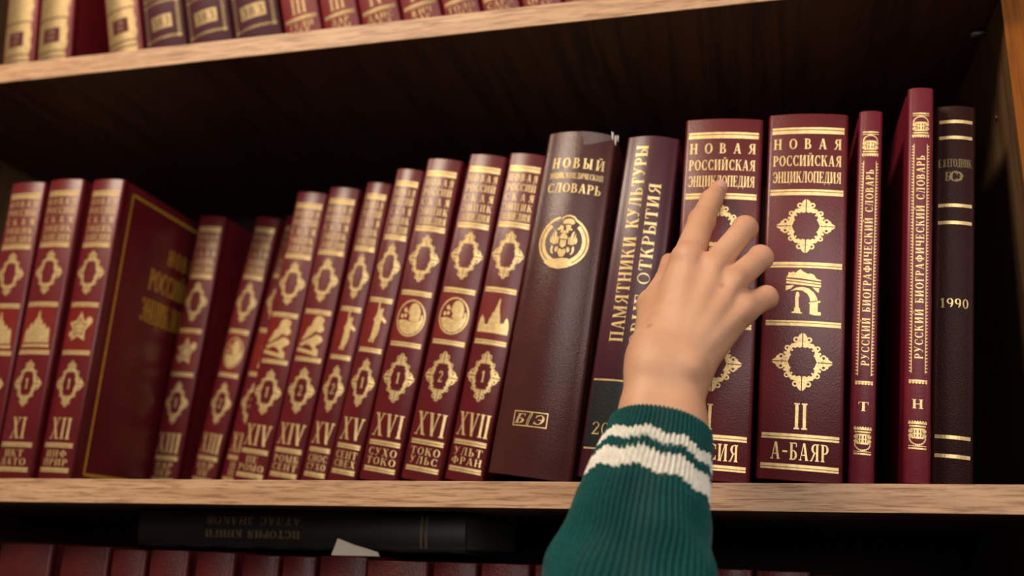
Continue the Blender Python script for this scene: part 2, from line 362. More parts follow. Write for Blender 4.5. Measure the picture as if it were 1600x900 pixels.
def em_statue(b):
    s = (1230, 520, 1580, 30)
    P = [[(1380, 40), (1415, 30), (1410, 80), (1425, 130), (1440, 120), (1470, 105), (1495, 125), (1480, 165), (1500, 195), (1575, 235), (1560, 260), (1490, 235), (1480, 280), (1485, 330), (1470, 390), (1440, 430), (1425, 475), (1390, 470), (1400, 430), (1380, 440), (1365, 475), (1330, 465), (1355, 420), (1365, 330), (1370, 260), (1345, 230), (1375, 195), (1390, 150), (1385, 85)]]
    return [pxpoly(p, s, b) for p in P]
def em_eagle(b):
    s = (75, 825, 735, 128)
    cx, cy = 405, 480
    P = AR(cx, cy - 5, 328, 330, -63, 256, 28, 28, 40)
    P += AR(cx, cy - 5, 288, 290, -50, 228, 46, 46, 36)
    o = [pxpoly(p, s, b) for p in P]
    Q = [[(185, 745), (240, 712), (310, 752), (390, 766), (470, 756), (540, 727), (565, 750), (500, 800), (390, 825), (280, 805)]]
    Q += [[(340, 205), (350, 160), (400, 132), (450, 126), (510, 140), (552, 185), (552, 215), (535, 205), (500, 162), (445, 146), (395, 155), (362, 182)],
          [(362, 232), (385, 190), (440, 172), (500, 180), (528, 225), (500, 250), (445, 238), (395, 250)], [(408, 262), (446, 250), (484, 262), (470, 300), (446, 316), (422, 300)]]
    for m_ in (1, -1):
        X = lambda x: 405 + m_ * (x - 405)
        Q += [[(X(x), y) for x, y in p] for p in (
            [(345, 262), (385, 275), (390, 330), (375, 372), (350, 352), (352, 318), (318, 330), (302, 312), (325, 300)],
            [(272, 328), (300, 352), (316, 420), (314, 505), (300, 515), (284, 440)], [(256, 352), (272, 420), (292, 512), (270, 506), (250, 430)], [(240, 400), (258, 500), (236, 486), (226, 455)],
            [(322, 408), (342, 420), (338, 500), (324, 508)],
            [(316, 548), (345, 535), (352, 575), (330, 612), (305, 590)], [(262, 520), (282, 545), (276, 600), (296, 622), (284, 640), (256, 606), (250, 560)])]
    Q += [[(392, 330), (418, 330), (424, 372), (452, 400), (458, 440), (352, 440), (358, 400), (386, 372)], [(366, 452), (444, 452), (446, 520), (405, 556), (364, 520)],
          [(365, 560), (405, 580), (445, 560), (460, 610), (430, 668), (380, 668), (350, 610)], [(290, 706), (380, 690), (430, 680), (500, 684), (520, 700), (470, 712), (350, 730)]]
    return o + [pxpoly(p, s, b) for p in Q]

# ------------------------------------------------------------------ books
def spine_y(x, w, b, r=3.0):
    """depth (mm) of the rounded spine at x in [-w, 0]"""
    c = x + w / 2; a = w / 2
    q = b * (c / a) ** 2
    e = a - r
    if abs(c) > e:
        d = min(abs(c) - e, r); q = b * (e / a) ** 2 + r - math.sqrt(max(r * r - d * d, 0))
    return q
def strips(poly, step):
    x0 = min(p[0] for p in poly); x1 = max(p[0] for p in poly)
    if x1 - x0 <= step * 1.2: return [poly]
    out = []; n = max(1, int(math.ceil((x1 - x0) / step)))
    def clip(ps, xv, keep_left):
        r = []
        for i in range(len(ps)):
            a, b = ps[i], ps[(i + 1) % len(ps)]
            ia = (a[0] <= xv) if keep_left else (a[0] >= xv); ib = (b[0] <= xv) if keep_left else (b[0] >= xv)
            if ia: r.append(a)
            if ia != ib and b[0] != a[0]:
                t = (xv - a[0]) / (b[0] - a[0]); r.append((xv, a[1] + t * (b[1] - a[1])))
        return r
    for i in range(n):
        q = clip(poly, x0 + (x1 - x0) * (i + 1) / n, True)
        if i and q: q = clip(q, x0 + (x1 - x0) * i / n, False)
        if len(q) >= 3: out.append(q)
    return out
def flat(polys, step=2.5):
    out = []
    for p in polys:
        p = [tuple(q) for q in p]
        ar = sum(p[i][0] * p[(i + 1) % len(p)][1] - p[(i + 1) % len(p)][0] * p[i][1] for i in range(len(p)))
        if abs(ar) < 1e-9: continue
        if ar < 0: p = p[::-1]
        if len(p) > 4:
            tri = geometry.tessellate_polygon([[Vector((x, y, 0)) for x, y in p]])
            ps = []
            for t in tri:
                q = [p[i] for i in t]
                a2 = (q[1][0] - q[0][0]) * (q[2][1] - q[0][1]) - (q[2][0] - q[0][0]) * (q[1][1] - q[0][1])
                ps.append(q if a2 > 0 else q[::-1])
        else: ps = [p]
        for q in ps: out += strips(q, step)
    return out
class Book: pass
def make_book(name, label, w, h, lean, x, s, mat, z0=0.0, wt=None, b=3.0, D=200.0, group=None, pivot=None, paper='paper'):
    """w, h, D in mm; x = where the lower corner it leans on stands (m); s = set-back of the spine (m)"""
    B = Book(); B.w, B.h, B.b, B.wt = w, h, b, (wt or w)
    left = (lean < 0) if pivot is None else pivot
    B.off = w if left else 0.0
    B.root = thing(name, label, 'book', (x, s, z0), (0, lean, 0), group)
    r = 3.0 if w > 14 else 2.0
    B.r = r
    pts = [(-w, D), (-w, D * .5), (-w, 13.0 + b), (-w + 1.0, 10.0 + b), (-w + 1.3, 8.0 + b), (-w + 0.7, 6.0 + b), (-w, 4.0 + b)]
    for i in range(6):
        a = PI / 2 * i / 6; xx = -w + r - r * math.cos(a); pts.append((xx, spine_y(xx, w, b, r)))
    n = 14
    for i in range(n + 1):
        xx = -w + r + (w - 2 * r) * i / n; pts.append((xx, spine_y(xx, w, b, r)))
    pts += [(-w - px, py) for px, py in reversed(pts[:13])]
    inn = []
    for px, py in pts:
        qx = min(max(px, -w + 2.8), -2.8); inn.append((qx, max(py, spine_y(qx, w, b, r) + 2.8)))
    lv = [(0.0, 0.7), (0.25, 0.25), (0.8, 0.0), (h * .5, 0.0), (h - 0.8, 0.0), (h - 0.25, 0.25), (h, 0.7)]
    def at(px, py, z):
        k = 1 + (B.wt / w - 1) * z / h
        return ((px * k + B.off) * .001, py * .001, z * .001)
    v, f = [], []; N = len(pts)
    for z, ins in lv:
        for px, py in pts:
            cx = px + w / 2; qx = px - math.copysign(min(ins, abs(cx)), cx) * (1 if abs(cx) > w / 2 - r else 0.0)
            v.append(at(qx, py + (ins if py < 4 + b else 0) - (ins if py >= D else 0), z))
    o2 = len(v)
    for z, ins in lv:
        for px, py in inn: v.append(at(px, py - (ins if py >= D else 0), z))
    L = len(lv)
    for k in range(L - 1):
        for i in range(N - 1):
            a = k * N + i
            f.append((a, a + 1, a + N + 1, a + N)); f.append((o2 + a + N, o2 + a + N + 1, o2 + a + 1, o2 + a))
        f.append((k * N, (k + 1) * N, o2 + (k + 1) * N, o2 + k * N)); e = k * N + N - 1
        f.append((e + N, e, o2 + e, o2 + e + N))
    for i in range(N - 1):
        f.append((i + 1, i, o2 + i, o2 + i + 1)); a = (L - 1) * N + i; f.append((a, a + 1, o2 + a + 1, o2 + a))
    B.cover = link('cover', v, f, mat, B.root, True)
    # pages
    g = 2.85; pv, pf = [], []
    ys = spine_y(-g, w, b, r) + 3.0
    pp = [(-w + g, ys), (-g, ys), (-g, D - 4), (-w * .3, D - 6.5), (-w * .5, D - 7), (-w * .7, D - 6.5), (-w + g, D - 4)]
    for z in (3.0, h - 3.0):
        for px, py in pp: pv.append(at(px, py, z))
    n = len(pp)
    for i in range(n): pf.append((i, (i + 1) % n, n + (i + 1) % n, n + i))
    pf.append(tuple(range(n))[::-1]); pf.append(tuple(range(n, 2 * n)))
    link('page_block', pv, pf, M[paper], B.root)
    B.at = at
    return B
def foil_part(B, name, polys, mat='gold', eps=0.14, step=2.5, parent=None):
    v, f = [], []
    for p in flat(polys, step):
        k = len(v)
        for px, pz in p: v.append(B.at(px, spine_y(px, B.w, B.b, B.r) - eps, pz))
        f.append(tuple(range(k, k + len(p))))
    return link(name, v, f, M[mat], parent or B.root)
def side_part(B, name, polys, mat='gold', eps=0.15):
    """stamping on the right-hand board: (depth, height) in mm"""
    v, f = [], []
    for p in flat(polys, 400):
        k = len(v); v += [B.at(0.0, py, pz) for py, pz in p]
        v[k:] = [(q[0] + eps * .001, q[1], q[2]) for q in v[k:]]
        f.append(tuple(range(k, k + len(p))))
    return link(name, v, f, M[mat], B.root)

EMB = {
    'arch': (em_arch, (-12.5, 115.6, 11.6, 149.0)), 'portrait': (em_portrait, (-12.4, 115.8, 12.4, 146.5)),
    'spire': (em_spire, (-13.0, 117.0, 12.5, 145.5)), 'cathedral': (em_cathedral, (-12.5, 118.0, 12.5, 147.0)),
    'star': (em_star, (-11.5, 117.0, 11.5, 146.0)), 'kneeling': (em_kneeling, (-13.5, 112.0, 11.0, 149.0)),
    'statue': (em_statue, (-10.0, 112.0, 12.0, 152.0)),
}
def encyclopedia(label, w, lean, x, s, emblem, number, caption, vol=None, z0=0.0, group='volumes of the red encyclopedia', wide=False, field=True, mat='red', gold='gold', pivot=None, h=270.0, z_max=None):
    B = make_book('encyclopedia_volume', label, w, h, lean, x, s, M[mat], z0=z0, b=3.0 if wide else 3.2, group=group, pivot=pivot)
    c = -w / 2; e = 3.0; x0, x1 = -w + e, -e
    for k, (a, b2) in enumerate(((253.6, 258.7), (205.2, 209.7), (150.2, 154.3), (107.5, 111.3), (28.0, 31.8), (7.4, 11.2))):
        foil_part(B, 'gold_band', dband(x0, x1, a, b2, 10, k in (2,) or k > 3), gold)
    if wide:
        t = text('НОВАЯ', x0 + 1.2, x1 - 1.5, 241.4, 249.6, 0.75) + text('РОССИЙСКАЯ', x0 + 1.2, x1 - 1.5, 228.0, 236.4, 0.1) + text('ЭНЦИКЛОПЕДИЯ', x0 + 1.2, x1 - 1.5, 215.0, 223.6, 0.03)
    else:
        t = text('НОВАЯ', x0 + .6, x1 - .6, 245.2, 251.4, 0.35) + text('РОССИЙ', x0 + .6, x1 - .6, 236.6, 242.9, 0.1) + text('СКАЯ', x0 + .6, x1 - .6, 228.0, 234.4, 0.6) + text('ЭНЦИК', x0 + .6, x1 - .6, 219.6, 225.7, 0.25) + text('ЛОПЕДИЯ', x0 + .6, x1 - .6, 211.3, 217.4, 0.05)
    foil_part(B, 'title_lettering', t, gold)
    ow = 20.2 if wide else min(13.6, w / 2 - 2.6)
    for zc in (181.6, 82.0): foil_part(B, 'ornament', ornament(c, zc, ow, 20.2), gold)
    if field: foil_part(B, 'emblem_field', bandp(x0, x1, 111.8, 149.8, 10), 'field', 0.07)
    fn, bx = EMB[emblem]; k = 1.0 if wide else min(1.0, (w - 6.5) / 26)
    foil_part(B, 'emblem', fn((c + bx[0] * k, bx[1], c + bx[2] * k, bx[3])), gold, 0.2)
    if vol: foil_part(B, 'part_number', text(vol, c - 2.0, c + 2.0, 77.5, 86.5), gold)
    adv = sum(GLYPH[q][1] for q in number) + .06 * (len(number) - 1)
    nw = min(11.0 * adv, w - 6.4)
    foil_part(B, 'volume_number', text(number, c - nw / 2, c + nw / 2, 35.0, 53.0), gold)
    t = []
    if len(caption) == 1:
        q = caption[0]; a = sum(GLYPH[i][1] for i in q); cw = min(w - 9, 8.0 * a + 1)
        t = text(q, c - cw / 2, c + cw / 2, 14.2, 25.8, 0.1)
    else:
        for q, (a, b2) in zip(caption, ((19.9, 25.8), (13.0, 18.6))):
            ad = sum(GLYPH[i][1] for i in q) + .15 * (len(q) - 1); cw = min(w - 7.5, 6.2 * ad)
            t += text(q, c - cw / 2, c + cw / 2, a, b2, 0.15)
    foil_part(B, 'caption_lettering', t, gold)
    return B

# the middle shelf, from the left
V = 'red encyclopedia volume '
encyclopedia(V + 'at the left end of the middle shelf, cut by the photo edge', 36.5, .018, -.6230, .0262, 'cathedral', 'XI', ('ДАР', 'ЖИЗ'), '1')
encyclopedia(V + 'XI with a cathedral silhouette, second from left on the middle shelf', 36.0, .031, -.5858, .0262, 'cathedral', 'XI', ('ИКТ', 'ДАТО'), '1')
X12 = encyclopedia(V + 'XII with a star emblem and its gold-framed front cover showing', 33.3, .042, -.5516, .0331, 'star', 'XII', ('ИНФ', 'ПРИР'), '1')
fr = [R_(17, 6.5, 19.4, 262), R_(17, 6.5, 190, 9), R_(17, 259.5, 190, 262), R_(187.6, 6.5, 190, 262)]
side_part(X12, 'cover_frame', fr, 'cover_gold')
side_part(X12, 'cover_title', text('НОВАЯ', 86, 140, 214, 230, .3) + text('РОССИЙСКАЯ', 62, 160, 184, 204, .08) + text('ЭНЦИКЛОПЕДИЯ', 56, 165, 153, 175, .05), 'cover_gold')
encyclopedia(V + 'pushed deep into the shelf beside the gold-framed cover', 29.5, .0813, -.5212, .1398, 'star', 'XIII', ('ПАР', 'ПЕР'), '1')
encyclopedia(V + 'pushed deepest into shadow, tilted right in the dark gap', 26.5, .159, -.4867, .1477, 'portrait', 'XIII', ('ПЕР', 'ПЕ'), '2')
encyclopedia(V + 'almost hidden behind the first volume XIV, only a sliver showing', 27.5, .166, -.4560, .150, 'statue', 'XIII', ('ПЕ', 'ПУ'), '2')
encyclopedia(V + 'XIV with a kneeling figure, captioned ПЕ РОМО, left of its twin', 31.4, .140, -.4064, .0938, 'kneeling', 'XIV', ('ПЕ', 'РОМО'), '1')
encyclopedia(V + 'XIV with a kneeling figure, right one of the two', 30.6, .1415, -.3722, .088, 'kneeling', 'XIV', ('РОМБ', 'СЕНТ'), '2')
encyclopedia(V + 'XV with a torch-bearing statue, left and lower of the two', 24.6, .157, -.343, .0803, 'statue', 'XV', ('СНОС', 'СУХО'), '2')
encyclopedia(V + 'XV with a torch-bearing statue, right and taller-looking of the two', 25.8, .164, -.3062, .0556, 'statue', 'XV', ('СЕНТ', 'СВЕХ'), '1')
encyclopedia(V + 'XVI captioned СУХО ТОКО with an oval portrait', 31.9, .161, -.2668, .0412, 'portrait', 'XVI', ('СУХО', 'ТОКО'), '1')
encyclopedia(V + 'XVI captioned ТОКО УЛЬС with an oval portrait', 32.6, .171, -.2309, .0386, 'portrait', 'XVI', ('ТОКО', 'УЛЬС'), '2')
encyclopedia(V + 'XVII with a spired skyline, leaning on the thick brown dictionary', 32.0, .171, -.1980, .0425, 'spire', 'XVII', ('УЛЬТ', 'ФРАН'), '1')
encyclopedia('thick red encyclopedia volume I under the pointing finger', 57.3, .0785, -.0016, .0119, 'arch', 'I', ('РОССИЯ',), None, wide=True, field=False)
encyclopedia('thick red encyclopedia volume II captioned А-БАЯР with a ruined arch', 56.9, .080, .0590, .015, 'arch', 'II', ('А-БАЯР',), None, wide=True, field=False)

# thick brown dictionary
B = make_book('dictionary', 'thick worn brown dictionary with a gold double-headed eagle crest', 62.0, 269.2, .1261, -.1257, .012, M['brown'], wt=53.8, b=8.5)
foil_part(B, 'title_lettering', text('НОВЫЙ', -52.6, -6.0, 238.0, 246.5, .3) + text('ЭНЦИКЛОПЕДИЧЕСКИЙ', -54.0, -6.0, 229.5, 234.0, .05) + text('СЛОВАРЬ', -53.5, -6.2, 217.8, 225.3, .1))
foil_part(B, 'crest', em_eagle((-52.8, 156.2, -10.0, 199.5)))
lg = (-48.5, 36.0, -22.0, 47.2)
ps = [R_(lg[0], lg[1], lg[2], lg[1] + .8), R_(lg[0], lg[3] - .8, lg[2], lg[3]), R_(lg[0], lg[1], lg[0] + .8, lg[3]), R_(lg[2] - .8, lg[1], lg[2], lg[3])]
ps += ribbon([(-36.5, 36.4), (-36.2, 40), (-34.6, 44), (-33.6, 47)], .7) + ribbon([(-37.8, 36.4), (-37.4, 40.4), (-35.8, 44.6), (-34.2, 47)], .5)
sh = lambda q: [[(u + (v - 41) * .3, v) for u, v in p] for p in q]
ps += sh(text('Б', -46.5, -39.0, 38.0, 45.2)) + sh(text('Э', -32.6, -24.2, 38.0, 45.2))
foil_part(B, 'publisher_emblem', ps)
foil_part(B, 'scuffed_patch', [[(-30.5, 269.0), (-28.0, 263.0), (-26.6, 257.6), (-20, 258.8), (-12, 261.8), (-4, 264.5), (-3.2, 269.0)]], 'scuff', .1)
tv = []; tf = []
for k, (a, c0, l, d) in enumerate(((-3.4, 268.2, 7.5, 1.6), (-1.2, 267.6, 9.0, 1.4), (.6, 268.4, 6.0, 1.2))):
    q = len(tv)
    for (dx, dz, dy) in ((0, 0, 0), (d, -.8, .4), (d + .4, -l, .6), (d * .5, -l * .7, .2)):
        for yy in (0, .5): tv.append(B.at(a + dx, 5.6 + k * 1.2 + dy + yy - 4.0 * (k == 0), c0 + dz + 2.2))
    tf += [(q, q + 2, q + 4, q + 6), (q + 7, q + 5, q + 3, q + 1)] + [(q + 2 * i, q + 2 * i + 1, q + (2 * i + 3) % 8, q + (2 * i + 2) % 8) for i in range(4)]
link('torn_corner', tv, tf, M['white_paper'], B.root)

# purple book
B = make_book('yearbook', 'purple yearbook on cultural monuments with a black date label, behind the wrist', 48.2, 265.1, .1216, -.0753, .02, M['purple'], wt=40.5, b=6.0)
foil_part(B, 'title_lettering', vtext('ПАМЯТНИКИ КУЛЬТУРЫ', 100.5, 256.8, -37.8, -27.0, .12, LIGHT) + vtext('НОВЫЕ ОТКРЫТИЯ', 88.0, 226.0, -21.8, -11.6, .12, LIGHT))
foil_part(B, 'date_label', bandp(-45.6, -2.8, 22.0, 71.0), 'label', .06)
foil_part(B, 'gold_rule', bandp(-45.6, -2.8, 71.0, 72.3)); foil_part(B, 'gold_rule', bandp(-45.6, -2.8, 20.6, 21.9))
foil_part(B, 'date_lettering', text('2001', -41.5, -15.0, 31.4, 40.4, .12, LIGHT))

# thin crimson biographical dictionaries
def capital(x0, x1, z0, z1, up=True):
    W, H = x1 - x0, z1 - z0; o = []
    Y = (lambda v: z0 + v * H) if up else (lambda v: z1 - v * H)
    X = lambda u: x0 + u * W
    rr = lambda a, b, c, d: [(X(a), Y(b)), (X(c), Y(b)), (X(c), Y(d)), (X(a), Y(d))]
    o += [rr(.02, .94, .98, 1.0), rr(.02, .87, .98, .90), rr(0, .05, 1, .12), rr(.06, .16, .94, .22), rr(.12, .26, .88, .32)]
    o += [rr(.3, .32, .38, .56), rr(.62, .32, .70, .56), rr(.44, .32, .56, .56), rr(.18, .56, .82, .63), rr(.24, .43, .76, .47)]
    arc = [(.5 + .42 * math.cos(math.radians(a)), .62 + .22 * math.sin(math.radians(a))) for a in range(0, 181, 15)]
    for u, v in arc: o.append([(X(u + .05 * math.cos(t)), Y(v + .032 * math.sin(t))) for t in [i * PI / 4 for i in range(8)]])
    for sgn in (-1, 1):
        for v in (.36, .52):
            o += [[(X(.5 + sgn * .36 + .13 * math.cos(t)), Y(v + .075 * math.sin(t))) for t in [i * PI / 5 for i in range(10)]]]
    for k in range(7): o.append([(X(.07 + k * .143 + .055 * math.cos(t)), Y(.03 + .03 * math.sin(t))) for t in [i * PI / 4 for i in range(8)]])
    return o
def teeth(x, z0, z1, sgn, step=2.3):
    o = [R_(x, z0, x + .55, z1)] ; n = int((z1 - z0) / step)
    for k in range(n):
        a = z0 + k * step
        o.append([(x + (0 if sgn < 0 else .55), a + .2), (x + (0 if sgn < 0 else .55) + sgn * 1.5, a + step * .5 + .3), (x + (0 if sgn < 0 else .55), a + step * .8)])
    return o
def biographical(label, w, wt, h, lean, x, s, letter, zz):
    B = make_book('biographical_dictionary', label, w, h, lean, x, s, M['crimson'], wt=wt, b=2.0)
    c = -w / 2
    foil_part(B, 'capital_ornament', capital(c - 5.8, c + 5.8, zz[0], zz[1]))
    foil_part(B, 'serrated_border', teeth(c - 4.6, zz[2], zz[3], -1) + teeth(c + 4.1, zz[2], zz[3], 1))
    foil_part(B, 'title_lettering', vtext('РУССКИЙ БИОГРАФИЧЕСКИЙ СЛОВАРЬ', zz[4], zz[5], c - 2.5, c + 2.9, .16))
    foil_part(B, 'scalloped_rule', [R_(c - 5.8, zz[6], c + 5.8, zz[6] + 1.2)] + [disc(c - 5.0 + k * 2.0, zz[6] - .7, .9, 8)[0] for k in range(6)])
    foil_part(B, 'volume_letter', text(letter, c - 3.6, c + 3.6, zz[7], zz[7] + 6.2))
    foil_part(B, 'capital_ornament', capital(c - 5.8, c + 5.8, zz[8], zz[9], False))
    return B
biographical('slim crimson biographical dictionary lettered Т standing against red volume II', 16.8, 16.3, 270.2, .0942, .0787, .015, 'Т', (234.0, 253.6, 73.0, 230.5, 80.0, 223.8, 68.2, 48.7, 19.4, 38.2))
biographical('slim crimson biographical dictionary lettered Н, tallest book beside the dark brown one', 17.3, 17.3, 284.4, .0935, .1131, .013, 'Н', (245.0, 264.3, 73.7, 240.2, 83.5, 231.2, 68.0, 49.7, 22.7, 41.6))

# dark brown yearbook
B = make_book('yearbook', 'dark brown grained yearbook dated 1990, rightmost on the middle shelf', 27.0, 275.5, .1016, .1425, .03, M['dark_brown'], wt=27.0, b=4.0)
for a in (261.4, 248.8, 196.4, 183.4, 30.8, 18.1): foil_part(B, 'gold_band', bandp(-24.6, -2.4, a, a + 2.5), 'gold')
foil_part(B, 'title_lettering', text('ЕЖЕГОДНИК', -24.8, -2.6, 227.0, 233.2, .03), 'dim_gold')
foil_part(B, 'monogram', ring(-13.6, 219.8, 4.1, .9, 0, 360, 18) + text('БСЭ', -20.6, -8.6, 216.4, 223.2, -.1) + ribbon([(-11.5, 217), (-9.5, 219.8), (-8.2, 220.6)], .8), 'dim_gold')
foil_part(B, 'date_lettering', text('1990', -22.8, -4.2, 122.0, 128.8, .1), 'gold')

# ------------------------------------------------------------------ upper shelf (leaning left)
UZ = SH + ST
def bound(label, x, w, lean, pivot):
    B = make_book('bound_volume', label, w, 262.0, lean, x, .03, M['cherry'], z0=UZ, b=5.0, group='cream and gold spined volumes on the upper shelf', pivot=pivot)
    a, b2 = -w + 2.6, -4.2
    # gilt covering with wavy edge
    n = 60; P = [(a, 8.0), (b2, 8.0)] + [(b2 - .5 - .7 * math.sin(k * 1.7) - .4 * math.sin(k * .6), 8 + 246.0 * k / n) for k in range(n + 1)] + [(a, 254)]
    quads = []
    for k in range(n):
        q0, q1 = P[2 + k], P[3 + k]; quads.append([(a, q0[1]), q0, q1, (a, q1[1])])
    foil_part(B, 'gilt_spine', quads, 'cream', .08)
    for zz in (19.5, 25.5, 62.0, 100.0, 138.0, 176.0, 214.0): foil_part(B, 'dark_rule', bandp(a, b2 - .6, zz, zz + 1.5), 'label_red', .16)
    foil_part(B, 'title_label', bandp(a + 6, b2 - 7, 36.0, 52.0), 'label_red', .18)
    foil_part(B, 'title_lettering', text('ТОМ', a + 11, b2 - 12, 45.5, 49.5, .1) + text('XIV', a + 11, b2 - 12, 39.0, 43.5, .1), 'dim_gold', .24)
    return B
bound('cream and gold spined volume at the left end of the upper shelf', -.6935, 36.0, -.10, True)
bound('cream and gold spined volume, second from left on upper shelf beside dark gap', -.6545, 38.0, -.10, True)
LN = -.235
bound('cream and gold spined volume leaning beside the dark violet ones', -.5715, 36.5, LN, True)
def violet(label, x, w):
    B = make_book('bound_volume', label, w, 262.0, LN, x, .03, M['violet'], z0=UZ, b=6.0, group='violet volumes with gold plaques on the upper shelf', pivot=True)
    a, b2 = -w + 4.0, -4.0
    for k in range(5):
        z0, z1 = 24.0 + 46 * k, 66.0 + 46 * k; q = []
        for d in (0, 1.6):
            q += bandp(a + d, b2 - d, z0 + d, z0 + d + .8) + bandp(a + d, b2 - d, z1 - d - .8, z1 - d)
            q += [R_(a + d, z0 + d, a + d + .8, z1 - d), R_(b2 - d - .8, z0 + d, b2 - d, z1 - d)]
        foil_part(B, 'gold_frame', q, 'dim_gold')
        foil_part(B, 'corner_boss', [disc(u, v, 2.1)[0] for u in (a + 1.2, b2 - 1.2) for v in (z0 + 1.2, z1 - 1.2)], 'cream', .2)
    foil_part(B, 'gold_plaque', bandp(a + 7, b2 - 7, 35.0, 50.0), 'dim_gold', .16)
    foil_part(B, 'plaque_lettering', [p for p in text('ЗВЗ', a + 9, b2 - 9, 37.5, 47.5, .15)], 'violet', .26)
violet('violet volume with gold plaque, left of three on upper shelf', -.532, 42.5)
violet('violet volume with gold plaque, middle of three on upper shelf', -.487, 44.5)
violet('violet volume with gold plaque, right of three, next to red volume III', -.440, 47.0)
xs = [-.3885, -.3505, -.3140, -.2755, -.2380, -.2030, -.1680, -.1320, -.0960, -.0600]
nm = [('III', 'ГЕЛИ', 'ГЕР'), ('III', 'ДАР', 'ДЕМ'), ('IV', 'ДАНС', 'ЖЕЛ'), ('IV', 'ЖИЧ', 'ЗАР'), ('V', 'ТОЛО', 'ИНД'), ('V', 'САРД', 'ИРК'), ('VI', 'ОРЕЛ', 'КАР'), ('VI', 'КАС', 'КОН'), ('VII', 'КОР', 'ЛАТ')]
lb = ['III, left of the pair, against the violet books', 'III, right one of the pair', 'IV, left one of the pair', 'IV, right one of the pair', 'captioned ТОЛО', 'captioned САРД', 'captioned ОРЕЛ', 'right of the ОРЕЛ one, mostly above the photo', 'furthest right, above the photo edge']
for k in range(8):
    w = (xs[k + 1] - xs[k]) * math.cos(LN) * 1000 - 1.2
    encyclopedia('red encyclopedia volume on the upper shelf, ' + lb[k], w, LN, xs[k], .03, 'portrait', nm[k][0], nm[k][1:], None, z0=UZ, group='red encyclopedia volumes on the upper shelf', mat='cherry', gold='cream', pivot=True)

# ------------------------------------------------------------------ lower shelf
LZ = -.33
rows = [(-.659, -.609, -.0495), (-.606, -.555, -.0500), (-.549, -.504, -.0510), (-.500, -.468, -.0530), (-.465, -.430, -.0525), (-.427, -.392, -.0530), (-.390, -.357, -.0545), (-.355, -.326, -.0545), (-.324, -.284, -.0535), (-.283, -.234, -.0560), (-.2325, -.197, -.0560), (-.195, -.157, -.0560), (-.155, -.118, -.0560), (-.116, -.076, -.0560), (-.074, -.034, -.0560), (-.032, -.002, -.0555), (-.001, .036, -.0560), (.0375, .074, -.0580)]
where = ['leftmost, cut by the photo edge', 'second from left', 'third from left', 'fourth from left', 'fifth from left', 'sixth from left', 'seventh from left', 'left of the paper scrap', 'below the torn paper scrap', 'right of the torn paper scrap', 'below the right end of the lying book', 'left of the sweater sleeve', 'against the left side of the sleeve', 'hidden behind the sleeve, left one', 'hidden behind the sleeve, right one', 'just right of the sweater sleeve', 'second right of the sleeve', 'at the right end of the row']
for (a, b2, top), wh in zip(rows, where):
    w = (b2 - a) * 1000 - 1.0; h = (top - LZ) * 1000
    B = make_book('old_volume', 'worn dark red book on the lower shelf, ' + wh, w, h, 0.0, b2, .026 + .011 * random.random(), M['old_red'], z0=LZ, b=4.0, group='dark red volumes along the lower shelf')
    foil_part(B, 'gold_band', bandp(-w + 3, -3, h - 56, h - 53), 'dim_gold')
    foil_part(B, 'title_lettering', text('СОЧ', -w * .75, -w * .25, h - 46, h - 40, .2), 'dim_gold')
B = make_book('lying_volume', 'black volume lying flat on top of the lower row with dull gold lettering', 30.5, 285.0, -PI / 2, -.215, .062, M['black'], z0=-.0492, b=3.0, D=180.0, paper='shaded_paper')
foil_part(B, 'title_lettering', vtext('ИСТОРИЯ КНИГИ', 138, 222, -22.5, -16.5, .1) + vtext('АТЛАС ЗНАКОВ', 138, 222, -12.0, -6.0, .1), 'dim_gold')
for a in (31.0, 35.0): foil_part(B, 'gold_rule', bandp(-27.5, -3, a, a + 1.5), 'dim_gold')
pr = thing('paper_scrap', 'small torn scrap of pale paper sticking up from the lower row of books', 'paper', (-.300, .034, -.0530))
pv = [(-.012, 0, 0), (.026, .002, 0), (.024, .003, .003), (.004, .006, .008), (-.0095, .004, .0125)]
pv2 = [(x, y + .0006, z) for x, y, z in pv]
link('scrap', pv + pv2, [(0, 1, 2, 3, 4), (9, 8, 7, 6, 5)] + [(i, i + 5, (i + 1) % 5 + 5, (i + 1) % 5) for i in range(5)], M['paper'], pr)

